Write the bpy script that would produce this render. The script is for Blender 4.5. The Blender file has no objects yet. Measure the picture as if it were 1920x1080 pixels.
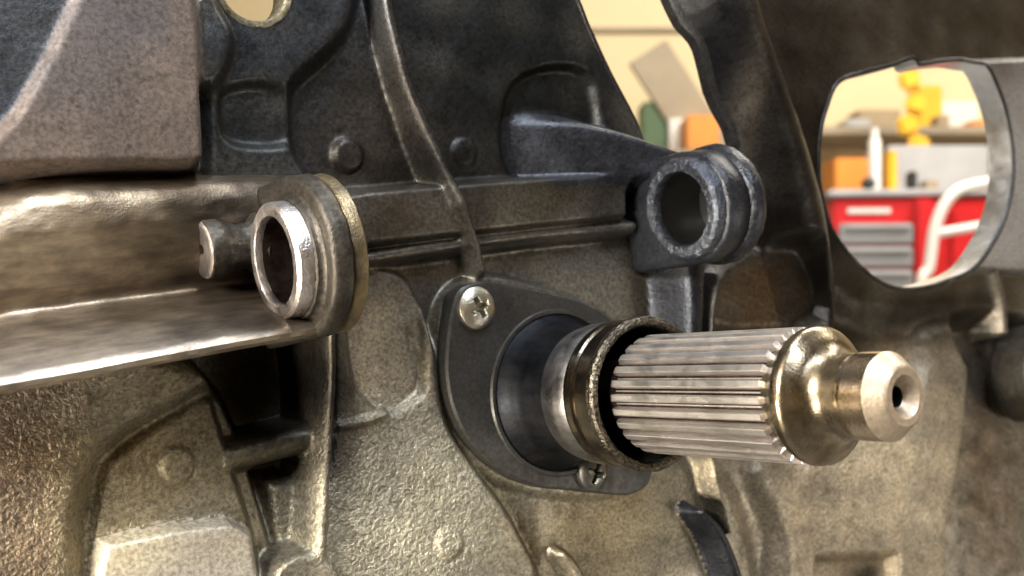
import bpy, math, random
import numpy as np
from mathutils import Vector, Matrix
random.seed(7); rng = np.random.default_rng(7)
S = bpy.context.scene
COL = S.collection

# ------------------------------------------------------------------ camera
CAMZ = 1.0
cam_d = bpy.data.cameras.new('camera'); cam = bpy.data.objects.new('camera', cam_d); COL.objects.link(cam)
cam.location = (0, 0, CAMZ); cam.rotation_euler = (math.radians(90), 0, 0)
cam_d.sensor_width = 36; cam_d.lens = 18 / math.tan(math.radians(25))
cam_d.clip_start = 0.005; cam_d.clip_end = 50
cam_d.dof.use_dof = True; cam_d.dof.focus_distance = 0.205; cam_d.dof.aperture_fstop = 23
S.camera = cam
S.view_settings.view_transform = 'Standard'; S.view_settings.look = 'None'
S.view_settings.exposure = 0.2; S.view_settings.gamma = 1.0

# ------------------------------------------------------------------ world and lamps
w = bpy.data.worlds.new('World'); S.world = w; w.use_nodes = True
bg = w.node_tree.nodes['Background']; bg.inputs[0].default_value = (0.80, 0.86, 1.0, 1); bg.inputs[1].default_value = 0.02

def area(name, loc, target, size, power, col, size_y=None):
    d = bpy.data.lights.new(name, 'AREA'); d.energy = power; d.color = col; d.size = size
    if size_y: d.shape = 'RECTANGLE'; d.size_y = size_y
    o = bpy.data.objects.new(name, d); COL.objects.link(o); o.location = loc
    o.rotation_euler = (Vector(target) - Vector(loc)).to_track_quat('-Z', 'Y').to_euler()
    return o
area('key_lamp', (-0.26, -0.14, 1.16), (0.0, 0.24, 0.94), 0.12, 6.0, (1.0, 0.94, 0.84))
area('overhead_strip_lamp', (0.22, -0.12, 1.85), (0.06, 0.25, 0.96), 0.18, 14.0, (0.84, 0.91, 1.0), 0.9)
area('low_warm_lamp', (-0.42, -0.16, 0.80), (-0.08, 0.22, 0.96), 0.14, 7.5, (1.0, 0.88, 0.70))
area('right_fill_lamp', (0.72, 0.08, 0.78), (0.14, 0.30, 0.93), 0.16, 0.9, (1.0, 0.92, 0.80))  # added unseen fill that brightens the lower right casting
area('garage_ceiling_lamp', (1.2, 1.6, 2.85), (1.2, 2.6, 1.0), 1.6, 115.0, (1.0, 0.93, 0.80))
area('rear_fill_lamp', (-1.2, -1.4, 2.9), (-1.2, -1.4, 0.0), 1.5, 14.0, (1.0, 0.95, 0.86))  # unseen fill added so the metals reflect a lit room

# ------------------------------------------------------------------ frames
K = math.tan(math.radians(25)) / 960.0
th, ph, ro = math.radians(35), math.radians(4), math.radians(8)
Nn = np.array([math.sin(th) * math.cos(ph), -math.cos(th) * math.cos(ph), math.sin(ph)])
u0 = np.array([math.cos(th), math.sin(th), 0.0]); v0 = np.cross(Nn, u0)
U = math.cos(ro) * u0 + math.sin(ro) * v0; V = -math.sin(ro) * u0 + math.cos(ro) * v0
F = np.array([6.6, 250.0, -23.7])                       # foot of the input shaft, mm from the lens
def ray(px, py): return np.array([(px - 960) * K, 1.0, -(py - 540) * K])
def loc3(px, py, h):                                     # photo point lying h mm above the housing wall -> housing frame
    d = ray(px, py); t = (h + Nn @ F) / (Nn @ d); p = t * d - F
    return np.array([p @ U, p @ V, h])
def loc(px, py, h): return loc3(px, py, h)[:2]
def locs(pts, h): return np.array([loc(x, y, h) for x, y in pts])
def at(px, py, depth):                                   # photo point at a depth in metres -> world
    d = ray(px, py) * depth; return Vector((d[0], d[1], d[2] + CAMZ))
M_H = Matrix(((U[0], V[0], Nn[0], F[0] / 1000), (U[1], V[1], Nn[1], F[1] / 1000), (U[2], V[2], Nn[2], F[2] / 1000 + CAMZ), (0, 0, 0, 1)))

# ------------------------------------------------------------------ object helpers
def thing(name, label, cat, matrix=None, loc_=None, group=None):
    o = bpy.data.objects.new(name, None); COL.objects.link(o); o.empty_display_size = 0.02
    if matrix is not None: o.matrix_world = matrix
    if loc_ is not None: o.location = loc_
    o['label'] = label; o['category'] = cat
    if group: o['group'] = group
    return o
def mesh_obj(name, verts, faces, mat, parent=None, smooth=True, scale=0.001, normals=None, autosmooth=None):
    me = bpy.data.meshes.new(name)
    verts = np.asarray(verts, dtype=np.float64) * scale
    me.from_pydata(verts.tolist(), [], [tuple(int(i) for i in f) for f in faces]); me.update()
    me.materials.append(mat)
    me.polygons.foreach_set('use_smooth', [smooth] * len(me.polygons))
    if autosmooth:
        me.set_sharp_from_angle(angle=math.radians(autosmooth))
    o = bpy.data.objects.new(name, me); COL.objects.link(o)
    if parent: o.parent = parent
    return o
def grid_faces(n, m, close_m=False):
    f = []
    for i in range(n - 1):
        for j in range(m if close_m else m - 1):
            k = (j + 1) % m
            f.append((i * m + j, (i + 1) * m + j, (i + 1) * m + k, i * m + k))
    return f
def nz(p, sc, seed=0.0):                                # cheap smooth noise, p (...,3)
    x, y, z = p[..., 0] * sc + seed, p[..., 1] * sc + seed * 1.7, p[..., 2] * sc + seed * 0.3
    return (np.sin(x * 1.3 + 1.7 * np.sin(y * 0.9 + z)) + np.sin(y * 1.7 + 1.3 * np.sin(z * 1.1 + x)) + np.sin(z * 1.5 + 1.1 * np.sin(x * 0.8 + y * 1.2))) / 3
def frame_of(axis):
    a = np.array(axis, float); a /= np.linalg.norm(a)
    b = np.cross(a, [0, 0, 1.0]) if abs(a[2]) < 0.9 else np.cross(a, [0, 1.0, 0]); b /= np.linalg.norm(b)
    return a, b, np.cross(a, b)
def lathe(name, prof, org, axis, mat, parent, seg=96, rough=0.0, rsc=0.6, autosmooth=32, sq=None):
    a, b, c = frame_of(axis); vs = []
    for (t, r) in prof:
        for j in range(seg):
            q = 2 * math.pi * j / seg
            vs.append(np.array(org) + a * t + (b * math.cos(q) + c * math.sin(q)) * r)
    vs = np.array(vs)
    if rough:
        d = vs - np.array(org); d -= np.outer(d @ a, a); L = np.linalg.norm(d, axis=1, keepdims=True) + 1e-9
        vs = vs + d / L * (rough * (nz(vs, rsc) + 0.6 * nz(vs, rsc * 2.7, 3.0)))[:, None] + a * (rough * 0.6 * nz(vs, rsc * 1.7, 9.0))[:, None]
    f = grid_faces(len(prof), seg, True)
    f = [tuple(reversed(q)) for q in f]
    return mesh_obj(name, vs, f, mat, parent, True, autosmooth=autosmooth)
def densify(prof, step):
    out = [prof[0]]
    for (a, b) in zip(prof[:-1], prof[1:]):
        n = max(1, int(math.hypot(b[0] - a[0], b[1] - a[1]) / step))
        out += [(a[0] + (b[0] - a[0]) * k / n, a[1] + (b[1] - a[1]) * k / n) for k in range(1, n + 1)]
    return out
def spline(pts, n=8, closed=False):
    P = [np.array(p, float) for p in pts]; out = []
    N = len(P); R = range(N if closed else N - 1)
    for i in R:
        if closed: a, b, c, d = P[(i - 1) % N], P[i], P[(i + 1) % N], P[(i + 2) % N]
        else: a, b, c, d = P[max(i - 1, 0)], P[i], P[i + 1], P[min(i + 2, N - 1)]
        for k in range(n):
            t = k / n
            out.append(0.5 * ((2 * b) + (c - a) * t + (2 * a - 5 * b + 4 * c - d) * t * t + (3 * b - a - 3 * c + d) * t ** 3))
    if not closed: out.append(P[-1])
    return np.array(out)
def tube(name, pts, radii, mat, parent, seg=24, n=8, squash=1.0, cap=True, rough=0, scale=0.001, smooth=True):
    P = spline(pts, n); R = spline([(r, 0) for r in radii], n)[:, 0]
    T = np.gradient(P, axis=0); T /= np.linalg.norm(T, axis=1, keepdims=True); vs = []
    up = np.array([0, 0, 1.0]) if abs(T[0][2]) < 0.8 else np.array([1.0, 0, 0])
    for p, t, r in zip(P, T, R):
        b = np.cross(t, up); b /= np.linalg.norm(b); c = np.cross(b, t)
        for j in range(seg):
            q = 2 * math.pi * j / seg; vs.append(p + b * math.cos(q) * r + c * math.sin(q) * r * squash)
    vs = np.array(vs)
    if rough: vs = vs + rough * np.stack([nz(vs, .5, 1), nz(vs, .5, 5), nz(vs, .5, 8)], 1)
    f = grid_faces(len(P), seg, True)
    if cap: f += [tuple(range(seg)), tuple(reversed(range((len(P) - 1) * seg, len(P) * seg)))]
    return mesh_obj(name, vs, f, mat, parent, smooth, scale, autosmooth=40)

# ------------------------------------------------------------------ materials
def newmat(name):
    m = bpy.data.materials.new(name); m.use_nodes = True
    nt = m.node_tree; return m, nt, nt.nodes, nt.links, nt.nodes['Principled BSDF']
def ramp(N, stops):
    r = N.new('ShaderNodeValToRGB'); e = r.color_ramp.elements
    while len(e) < len(stops): e.new(0.5)
    for el, (p, c) in zip(e, stops):
        el.position = p; el.color = (c, c, c, 1) if not isinstance(c, tuple) else (*c, 1)
    return r
def noise(N, L, co, sc, det=4, rgh=0.55, dist=0.0):
    n = N.new('ShaderNodeTexNoise'); n.inputs['Scale'].default_value = sc; n.inputs['Detail'].default_value = det
    n.inputs['Roughness'].default_value = rgh; n.inputs['Distortion'].default_value = dist; L.new(co, n.inputs['Vector']); return n
def mixc(N, L, f, a, b, mode='MIX'):
    m = N.new('ShaderNodeMix'); m.data_type = 'RGBA'; m.blend_type = mode
    if isinstance(f, (int, float)): m.inputs[0].default_value = f
    else: L.new(f, m.inputs[0])
    for s, i in ((a, 6), (b, 7)):
        if isinstance(s, tuple): m.inputs[i].default_value = (*s, 1)
        else: L.new(s, m.inputs[i])
    return m.outputs[2]
def bump(N, L, h, strength, dist, prev=None):
    b = N.new('ShaderNodeBump'); b.inputs['Strength'].default_value = strength; b.inputs['Distance'].default_value = dist
    L.new(h, b.inputs['Height'])
    if prev is not None: L.new(prev, b.inputs['Normal'])
    return b.outputs[0]

def cast_mat(name, c1, c2, metal=0.8, rough=0.42, grain=1.0, pits=0.0, stain=(0.035, 0.03, 0.022), stain_amt=0.5, vcol=False, gsc=1250):
    m, nt, N, L, B = newmat(name)
    co = N.new('ShaderNodeTexCoord').outputs['Object']
    big = noise(N, L, co, 60, 5, 0.6, 0.4); mid = noise(N, L, co, 260, 5, 0.65); fine = noise(N, L, co, gsc, 4, 0.6, 0.3); vf = noise(N, L, co, gsc * 3.2, 2, 0.5)
    c = mixc(N, L, ramp_out(N, L, big.outputs['Fac'], [(0.32, 0.0), (0.68, 1.0)]), c1, c2)
    c = mixc(N, L, mul(N, L, ramp_out(N, L, mid.outputs['Fac'], [(0.50, 0.0), (0.72, 1.0)]), stain_amt), c, stain)
    g = ramp_out(N, L, fine.outputs['Fac'], [(0.36, 0.62), (0.62, 1.22)])
    c = mixc(N, L, 1.0, c, g, 'MULTIPLY')
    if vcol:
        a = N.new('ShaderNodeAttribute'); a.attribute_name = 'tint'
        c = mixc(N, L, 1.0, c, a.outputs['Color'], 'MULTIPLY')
    hgt = fine.outputs['Fac']
    if pits:
        vo = N.new('ShaderNodeTexVoronoi'); vo.inputs['Scale'].default_value = 560; L.new(co, vo.inputs['Vector'])
        pm = noise(N, L, co, 420, 3)
        pr = ramp_out(N, L, vo.outputs['Distance'], [(0.12, 1.0), (0.34, 0.0)])
        pr = mulv(N, L, pr, ramp_out(N, L, pm.outputs['Fac'], [(0.50, 0.0), (0.58, 1.0)]))
        c = mixc(N, L, mul(N, L, pr, pits), c, (0.03, 0.022, 0.018))
    L.new(c, B.inputs['Base Color']); B.inputs['Metallic'].default_value = metal
    r = N.new('ShaderNodeMapRange'); L.new(mid.outputs['Fac'], r.inputs[0]); r.inputs[1].default_value = 0.3; r.inputs[2].default_value = 0.7
    r.inputs[3].default_value = rough - 0.12; r.inputs[4].default_value = rough + 0.12; L.new(r.outputs[0], B.inputs['Roughness'])
    ga = None
    if vcol: ga = mul(N, L, a.outputs['Alpha'], grain)
    n1 = bump(N, L, mid.outputs['Fac'], 0.16 * grain, 0.0010)
    if vcol: L.new(mul(N, L, a.outputs['Alpha'], 0.35 * grain), n1.node.inputs['Strength'])
    n2 = bump(N, L, hgt, 0.85 * grain, 0.0006, n1)
    if vcol: L.new(ga, n2.node.inputs['Strength'])
    n3 = bump(N, L, vf.outputs['Fac'], 0.3 * grain, 0.00016, n2)
    if pits: n3 = bump(N, L, pr, -0.8, 0.0004, n3)
    L.new(n3, B.inputs['Normal'])
    return m
def ramp_out(N, L, src, stops):
    r = ramp(N, stops); L.new(src, r.inputs[0]); return r.outputs[0]
def mul(N, L, a, k):
    m = N.new('ShaderNodeMath'); m.operation = 'MULTIPLY'; L.new(a, m.inputs[0]); m.inputs[1].default_value = k; return m.outputs[0]
def mulv(N, L, a, b):
    m = N.new('ShaderNodeMath'); m.operation = 'MULTIPLY'; L.new(a, m.inputs[0]); L.new(b, m.inputs[1]); return m.outputs[0]
def steel_mat(name, c1, c2, metal=1.0, rough=0.28, bands=0.0, grit=0.0, axis_scale=(1, 1, 1), bsc=300, dirt=(0.03, 0.025, 0.02), dirt_amt=0.4, vcol=False):
    m, nt, N, L, B = newmat(name)
    co = N.new('ShaderNodeTexCoord').outputs['Object']
    mp = N.new('ShaderNodeMapping'); mp.inputs['Scale'].default_value = axis_scale; L.new(co, mp.inputs[0])
    a = noise(N, L, mp.outputs[0], bsc, 4, 0.6); big = noise(N, L, co, 130, 5, 0.65, 0.5); fine = noise(N, L, co, 2200, 2)
    c = mixc(N, L, ramp_out(N, L, a.outputs['Fac'], [(0.35, 0.0), (0.65, 1.0)]), c1, c2)
    c = mixc(N, L, mul(N, L, ramp_out(N, L, big.outputs['Fac'], [(0.5, 0.0), (0.7, 1.0)]), dirt_amt), c, dirt)
    if vcol:
        at_ = N.new('ShaderNodeAttribute'); at_.attribute_name = 'tint'; c = mixc(N, L, 1.0, c, at_.outputs['Color'], 'MULTIPLY')
    L.new(c, B.inputs['Base Color']); B.inputs['Metallic'].default_value = metal
    r = N.new('ShaderNodeMapRange'); L.new(big.outputs['Fac'], r.inputs[0]); r.inputs[1].default_value = 0.3; r.inputs[2].default_value = 0.7
    r.inputs[3].default_value = max(0.05, rough - 0.08); r.inputs[4].default_value = rough + 0.12; L.new(r.outputs[0], B.inputs['Roughness'])
    n = bump(N, L, a.outputs['Fac'], 0.25 + bands, 0.0003)
    n = bump(N, L, fine.outputs['Fac'], 0.15 + grit, 0.0003, n)
    L.new(n, B.inputs['Normal']); return m
def plain_mat(name, c, rough=0.5, metal=0.0, var=0.15, sc=12):
    m, nt, N, L, B = newmat(name)
    co = N.new('ShaderNodeTexCoord').outputs['Object']; n = noise(N, L, co, sc, 4)
    k = ramp_out(N, L, n.outputs['Fac'], [(0.3, 1 - var), (0.7, 1 + var * 0.4)])
    L.new(mixc(N, L, 1.0, c, k, 'MULTIPLY'), B.inputs['Base Color'])
    B.inputs['Roughness'].default_value = rough; B.inputs['Metallic'].default_value = metal
    L.new(bump(N, L, n.outputs['Fac'], 0.15, 0.002), B.inputs['Normal']); return m

M_CAST = cast_mat('cast_aluminium', (0.215, 0.20, 0.17), (0.13, 0.12, 0.10), vcol=True)
M_STRUT = cast_mat('dark_strut_casting', (0.13, 0.125, 0.12), (0.07, 0.066, 0.062), rough=0.38, vcol=True)
M_STRUTN = cast_mat('dark_edge_casting', (0.045, 0.045, 0.048), (0.025, 0.025, 0.026), rough=0.42, grain=0.3)
M_PLATE = cast_mat('pitted_cast_face', (0.23, 0.19, 0.165), (0.15, 0.125, 0.11), metal=0.4, rough=0.55, grain=0.55, pits=0.85, vcol=True)
M_SILVER = cast_mat('machined_aluminium_face', (0.33, 0.32, 0.31), (0.26, 0.245, 0.235), metal=0.5, rough=0.45, grain=0.25, stain_amt=0.25, vcol=True)
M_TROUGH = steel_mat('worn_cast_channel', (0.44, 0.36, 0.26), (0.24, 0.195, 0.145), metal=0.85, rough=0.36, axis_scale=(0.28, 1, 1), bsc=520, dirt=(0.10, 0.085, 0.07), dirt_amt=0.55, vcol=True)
M_OILY = cast_mat('oily_dark_casting', (0.030, 0.033, 0.041), (0.011, 0.012, 0.016), metal=0.6, rough=0.34, grain=0.35, stain=(0.02, 0.02, 0.025), stain_amt=0.7)
M_OILRING = cast_mat('oily_worn_ring', (0.10, 0.112, 0.135), (0.028, 0.031, 0.04), metal=0.8, rough=0.3, grain=0.8, stain=(0.02, 0.02, 0.03), stain_amt=0.7)
M_BOSS = cast_mat('turned_dark_boss', (0.045, 0.039, 0.031), (0.022, 0.019, 0.016), metal=0.65, rough=0.46, grain=0.3, stain_amt=0.6)
M_BUSH = steel_mat('worn_steel_bushing', (0.72, 0.68, 0.66), (0.50, 0.46, 0.45), rough=0.33, dirt_amt=0.25, grit=0.3)
M_BRASS = steel_mat('brassy_worn_rim', (0.20, 0.155, 0.085), (0.04, 0.034, 0.028), metal=0.8, rough=0.36, dirt=(0.04, 0.034, 0.028), dirt_amt=1.0, grit=0.2, bsc=130)
M_BORE = steel_mat('machined_bore', (0.80, 0.82, 0.85), (0.66, 0.68, 0.72), rough=0.35, dirt_amt=0.1)
M_RIM = cast_mat('cast_edge', (0.30, 0.27, 0.19), (0.18, 0.165, 0.12), metal=0.6, rough=0.42, grain=0.4)
M_FLANGE = cast_mat('dark_flange_paint', (0.030, 0.029, 0.026), (0.020, 0.019, 0.018), metal=0.3, rough=0.45, grain=0.10, stain=(0.014, 0.013, 0.012), stain_amt=0.6)
M_SLEEVE = steel_mat('blued_sleeve_steel', (0.020, 0.022, 0.026), (0.012, 0.013, 0.017), rough=0.5, axis_scale=(1, 1, 0.12), bsc=420, dirt_amt=0.45)
M_WORN_SHEEN = steel_mat('worn_highlight_steel', (0.44, 0.43, 0.44), (0.22, 0.21, 0.22), rough=0.3, axis_scale=(1, 1, 0.3), bsc=300, dirt_amt=0.6)
M_COLLAR = steel_mat('oily_collar_steel', (0.17, 0.145, 0.11), (0.07, 0.06, 0.05), rough=0.20, dirt_amt=0.5)
M_LIP = steel_mat('gritty_lip_steel', (0.16, 0.14, 0.11), (0.03, 0.027, 0.022), rough=0.3, grit=1.0, bsc=1500, dirt_amt=0.7)
M_BLACK = plain_mat('hole_black', (0.006, 0.006, 0.006), 0.35)  # near-black for the insides of bores, sleeve and centre hole
M_TOOTH = steel_mat('spline_steel', (0.90, 0.87, 0.84), (0.66, 0.63, 0.61), rough=0.34, axis_scale=(1, 1, 0.06), bsc=900, dirt=(0.30, 0.22, 0.20), dirt_amt=0.5, bands=0.1)
M_CORE = steel_mat('spline_root_steel', (0.09, 0.065, 0.055), (0.03, 0.022, 0.02), rough=0.4, dirt_amt=0.5)
M_GOLD = steel_mat('straw_tinted_steel', (0.31, 0.26, 0.18), (0.15, 0.12, 0.085), rough=0.27, dirt=(0.16, 0.11, 0.05), dirt_amt=0.5)
M_TIP = steel_mat('ground_tip_steel', (0.62, 0.52, 0.40), (0.50, 0.40, 0.28), rough=0.16, dirt=(0.2, 0.13, 0.07), dirt_amt=0.35)
M_CHAM = steel_mat('chamfer_steel', (0.46, 0.385, 0.30), (0.36, 0.29, 0.22), metal=0.85, rough=0.42, dirt_amt=0.2, bsc=800)
M_SCREW = steel_mat('zinc_screw', (0.55, 0.53, 0.46), (0.42, 0.40, 0.34), rough=0.33, grit=0.2, dirt_amt=0.3)
M_SCREWD = steel_mat('dull_screw', (0.20, 0.20, 0.185), (0.12, 0.12, 0.11), rough=0.4, grit=0.2, dirt_amt=0.4)

# ------------------------------------------------------------------ the bell housing casting: height over the wall plane
G = 0.45
us = np.arange(-140, 232, G); vs_ = np.arange(-112, 118, G)
UU, VV = np.meshgrid(us, vs_, indexing='ij')
H = 0.5 * np.sin(UU / 23 + 1) * np.cos(VV / 19) + 0.0 * UU
ID = np.zeros(UU.shape, np.int32)
PARTS = [('wall', M_CAST)]
def sstep(x): x = np.clip(x, 0, 1); return x * x * (3 - 2 * x)
def sdf_poly(P):
    d = np.full(UU.shape, 1e9); inside = np.zeros(UU.shape, bool); n = len(P)
    for i in range(n):
        a, b = P[i], P[(i + 1) % n]; e = b - a
        wx, wy = UU - a[0], VV - a[1]; t = np.clip((wx * e[0] + wy * e[1]) / (e @ e + 1e-12), 0, 1)
        d = np.minimum(d, (wx - t * e[0]) ** 2 + (wy - t * e[1]) ** 2)
        cond = ((a[1] > VV) != (b[1] > VV)) & (UU < (b[0] - a[0]) * (VV - a[1]) / (b[1] - a[1] + 1e-12) + a[0])
        inside ^= cond
    d = np.sqrt(d); return np.where(inside, -d, d)
def dist_line(P, Wd):
    best = np.full(UU.shape, 1e9); ww = np.ones(UU.shape); tt = np.zeros(UU.shape); n = len(P)
    for i in range(n - 1):
        a, b = P[i], P[i + 1]; e = b - a
        wx, wy = UU - a[0], VV - a[1]; t = np.clip((wx * e[0] + wy * e[1]) / (e @ e + 1e-12), 0, 1)
        d = np.hypot(wx - t * e[0], wy - t * e[1]); m = d < best
        best = np.where(m, d, best); ww = np.where(m, Wd[i] + (Wd[i + 1] - Wd[i]) * t, ww); tt = np.where(m, (i + t) / (n - 1), tt)
    return best, ww, tt
def part(name, mat):
    PARTS.append((name, mat)); return len(PARTS) - 1
def plateau(px, h, soft=1.2, name=None, mat=None, at_h=None, curve=True, tilt=None, add=False, n=5):
    global H, ID
    P = locs(px, h if at_h is None else at_h)
    if curve: P = spline(P, n, True)
    s = sdf_poly(P); wgt = sstep(0.5 - s / (2 * soft)); c = P.mean(0)
    hh = h if tilt is None else h + tilt[0] * (UU - c[0]) + tilt[1] * (VV - c[1])
    H = H + h * wgt if add else H * (1 - wgt) + hh * wgt
    if name: ID[wgt > 0.12] = part(name, mat or M_CAST)
def rib(px, width, h, name='rib', mat=None, base=None, power=2.0, at_h=None, heights=None, n=6, round_=False):
    global H, ID
    P = spline(np.array([loc(x, y, q) for (x, y), q in zip(px, at_h)]) if isinstance(at_h, list) else locs(px, h if at_h is None else at_h), n)
    Wd = spline([(x, 0) for x in width], n)[:, 0] if isinstance(width, (list, tuple)) else [width] * len(P)
    d, ww, tt = dist_line(P, Wd); x = np.clip(d / ww, 0, 1)
    hh = h if heights is None else np.interp(tt, np.linspace(0, 1, len(heights)), heights)
    top = hh * (np.cos(x * math.pi / 2) ** 0.85 if round_ else 0.55 * sstep((1 - x) / 0.62) + 0.45 * np.cos(x * math.pi / 2))
    top = np.where(x < 1, top, -99)
    # filleted foot
    k = 1.6; e = np.maximum(k - np.abs(H - top), 0) / k
    m = np.maximum(H, top) + np.where(x < 1, e * e * k * 0.25, 0)
    hit = (m > H + 0.25) & (x < 1)
    H = np.where(x < 1.0, m, H)
    if name: ID[hit] = part(name, mat or M_CAST)
def disc(px, py, r, dh, soft=0.6, name='boss', mat=None, base_h=0.0, groove=0.0):
    global H, ID
    c = loc(px, py, base_h); d = np.hypot(UU - c[0], VV - c[1]); H = H + dh * sstep((r - d) / soft * 0.5 + 0.5)
    if groove: H = H - groove * np.exp(-((d - r) / 0.55) ** 2)
    if name: ID[d < r + 0.2] = part(name, mat or M_CAST)

# upper left: curved dark flank, tall pitted plate, web with the round hole
plateau([(-500, -300), (340, -300), (340, 300), (-500, 330)], 10.4, 1.5, 'wall_flank', curve=False)
plateau([(380, -300), (700, -300), (672, 0), (635, 80), (560, 150), (548, 200), (556, 280), (600, 360), (560, 400), (400, 400), (380, 200)], 5, 2.2, 'web')
plateau([(420, 172), (480, 158), (530, 172), (546, 230), (540, 268), (480, 275), (425, 262), (411, 215)], 2.4, 1.0, 'recess', at_h=4)
plateau([(384, -60), (415, 10), (440, 60), (432, 120), (395, 165), (330, 120)], 8.5, 1.8, 'boss')
plateau([(170, -300), (368, -300), (376, 0), (384, 120), (391, 240), (393, 300), (372, 310), (180, 312), (20, 318), (-120, 330), (-60, 300), (30, 215), (95, 100), (140, 0)], 11.9, 1.2, 'machined_plate', M_PLATE, curve=False, tilt=(-0.03, 0.0))
# upper middle
disc(648, 293, 3.4, 1.6, name='boss'); disc(870, 285, 3.4, 0.5, name='boss', groove=0.4)
plateau([(955, 160), (1090, 140), (1120, 300), (1120, 330), (950, 330)], -2.5, 1.3, 'recess')
pass
# beam and ribs across the middle
plateau([(560, 372), (700, 352), (900, 336), (1180, 318), (1180, 410), (900, 440), (700, 462), (560, 480)], 7, 1.1, 'beam', curve=False)
rib([(620, 500), (720, 478), (880, 455), (1020, 438), (1190, 424)], 2.6, 5.2, 'rib')
rib([(735, -80), (748, 10), (778, 140), (820, 260), (868, 380), (905, 460), (945, 530)], [2.4, 2.4, 2.5, 2.6, 2.5, 2.4, 2.4], 9.5, 'rib', heights=[6, 6, 6.5, 8, 10, 8, 2.5])
# pad under the trough end, right of the vertical rib
pass
# lower left
plateau([(-300, 640), (170, 640), (420, 690), (385, 745), (290, 790), (200, 855), (160, 960), (120, 1200), (-300, 1200)], 7.0, 3.5, 'wall_flank', tilt=(-0.12, 0.05))
plateau([(300, 640), (620, 600), (622, 812), (440, 846), (395, 745)], -9, 2.0, 'pocket', curve=False)
plateau([(440, 846), (622, 812), (622, 1180), (520, 1180), (480, 990)], -8, 1.6, 'pocket', curve=False)
plateau([(628, 560), (700, 520), (790, 560), (830, 700), (850, 800), (900, 880), (985, 1010), (1030, 1180), (612, 1180), (618, 840)], 4.5, 1.5, None)
plateau([(660, 500), (760, 520), (788, 600), (792, 690), (780, 740), (725, 773), (676, 748), (652, 690), (644, 560)], 2.2, 0.7, 'pad')
rib([(640, 800), (690, 790), (725, 776)], 1.6, 5.6, 'rib')
plateau([(498, 900), (562, 895), (572, 1045), (512, 1045)], -1.5, 1.8, 'pad', curve=False)
plateau([(380, 745), (398, 748), (430, 850), (478, 1000), (510, 1180), (140, 1180), (172, 1000), (196, 868), (270, 808)], 3.0, 1.1, 'pad', curve=False)
disc(332, 872, 3.1, 1.0, name='boss', base_h=3)
plateau([(196, 1018), (330, 990), (432, 978), (475, 1000), (506, 1190), (160, 1190)], 6.5, 0.9, 'machined_plate', M_SILVER, curve=False)
rib([(436, 860), (520, 838), (625, 812)], 3.4, 3.7, 'rib')
rib([(640, 440), (628, 600), (626, 700), (620, 810), (608, 940), (596, 1180)], [2.6, 2.5, 2.3, 2.3, 2.5, 2.8], 7.5, 'rib', at_h=[14, 13, 10, 8, 7, 7], heights=[14, 13, 10, 8, 7.5, 7.5])
plateau([(575 + 66 * math.cos(a), 1098 + 66 * math.sin(a)) for a in np.linspace(0, 2 * math.pi, 12, endpoint=False)], 7.0, 1.2, 'boss')
disc(843, 1018, 3.6, 0.5, name='boss', base_h=4.5, groove=0.45)
# bottom middle and right
plateau([(985, 900), (1150, 880), (1330, 870), (1400, 1000), (1400, 1200), (1040, 1200), (1000, 1010)], 1.5, 3.0, None)
rib([(1335, 840), (1352, 920), (1375, 1000)], [1.6, 1.7, 1.2], 8.0, 'rib')
rib([(1320, 960), (1360, 1010), (1400, 1120)], [2.0, 3.4, 4.0], 9.0, 'rib', M_OILY)
rib([(1060, 1040), (1085, 1070), (1110, 1130)], [1.6, 2.6, 2.4], 6.0, 'rib')
plateau([(1440, 860), (1640, 760), (1700, 640), (1830, 600), (1822, 700), (1810, 820), (1775, 1000), (1755, 1200), (1500, 1200), (1470, 1000)], 5.5, 4.0, 'wall_shoulder', tilt=(0.04, -0.05))
plateau([(1400, 640), (1560, 600), (1700, 600), (1690, 740), (1480, 860), (1420, 800)], 1.0, 5.0, None)
plateau([(1520, 1046), (1660, 1040), (1668, 1150), (1516, 1150)], 2.2, 1.8, 'pocket', curve=False)
plateau([(1832, 560), (2400, 500), (2400, 1300), (1770, 1300), (1800, 950), (1830, 760)], 1.5, 3.0, 'wall_flank', tilt=(0.12, 0))
# upper right: broad rounded arm and starter mount
plateau([(1400, -300), (2500, -300), (2500, 640), (1880, 600), (1700, 600), (1560, 560), (1450, 300)], 4, 5.0, None)
rib([(1292, -160), (1344, 0), (1400, 120), (1470, 280), (1525, 430), (1560, 600)], [14, 14, 14, 15, 14.5, 12], 20.0, 'strut', M_STRUT, heights=[22, 21, 18, 15, 12, 8], at_h=10, round_=True)
pass
plateau([(1850, 112), (2400, 90), (2400, 540), (1840, 505), (1800, 525), (1700, 400), (1790, 113)], 8.0, 0.8, 'mount_face', M_SILVER, curve=False)
plateau([(1400, 470), (1500, 460), (1530, 600), (1340, 620), (1340, 520)], 3.0, 3.0, None)
rib([(1870, 505), (1885, 560), (1890, 620)], 3.0, 7.0, 'rib')
AP = np.array([loc(*q) for q in [(955, 232, 0), (1060, 214, 5), (1150, 229, 9), (1250, 262, 13), (1345, 298, 16), (1385, 335, 17), (1290, 352, 14), (1200, 345, 10), (1150, 332, 8), (1000, 335, 2)]])
s_ = sdf_poly(spline(AP, 5, True)); wa = sstep(0.5 - s_ / 5.0); ha = np.interp(UU, [AP[0][0], AP[1][0], AP[2][0], AP[3][0], AP[4][0]], [-3.5, 3.5, 9, 13.5, 16.5])
H = H * (1 - wa) + np.maximum(ha, H) * wa; ID[(wa > 0.25)] = part('arm', M_OILY)
# pedestals below the two fork shaft bosses
pass
rib([(1290, 480), (1290, 560), (1288, 640)], [7.0, 5.8, 5.2], 12, 'pedestal', M_OILY, at_h=8, power=3.0)
rib([(1335, 520), (1325, 580), (1322, 640)], 2.2, 11, 'rib', M_BOSS, at_h=8)
pass
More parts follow.
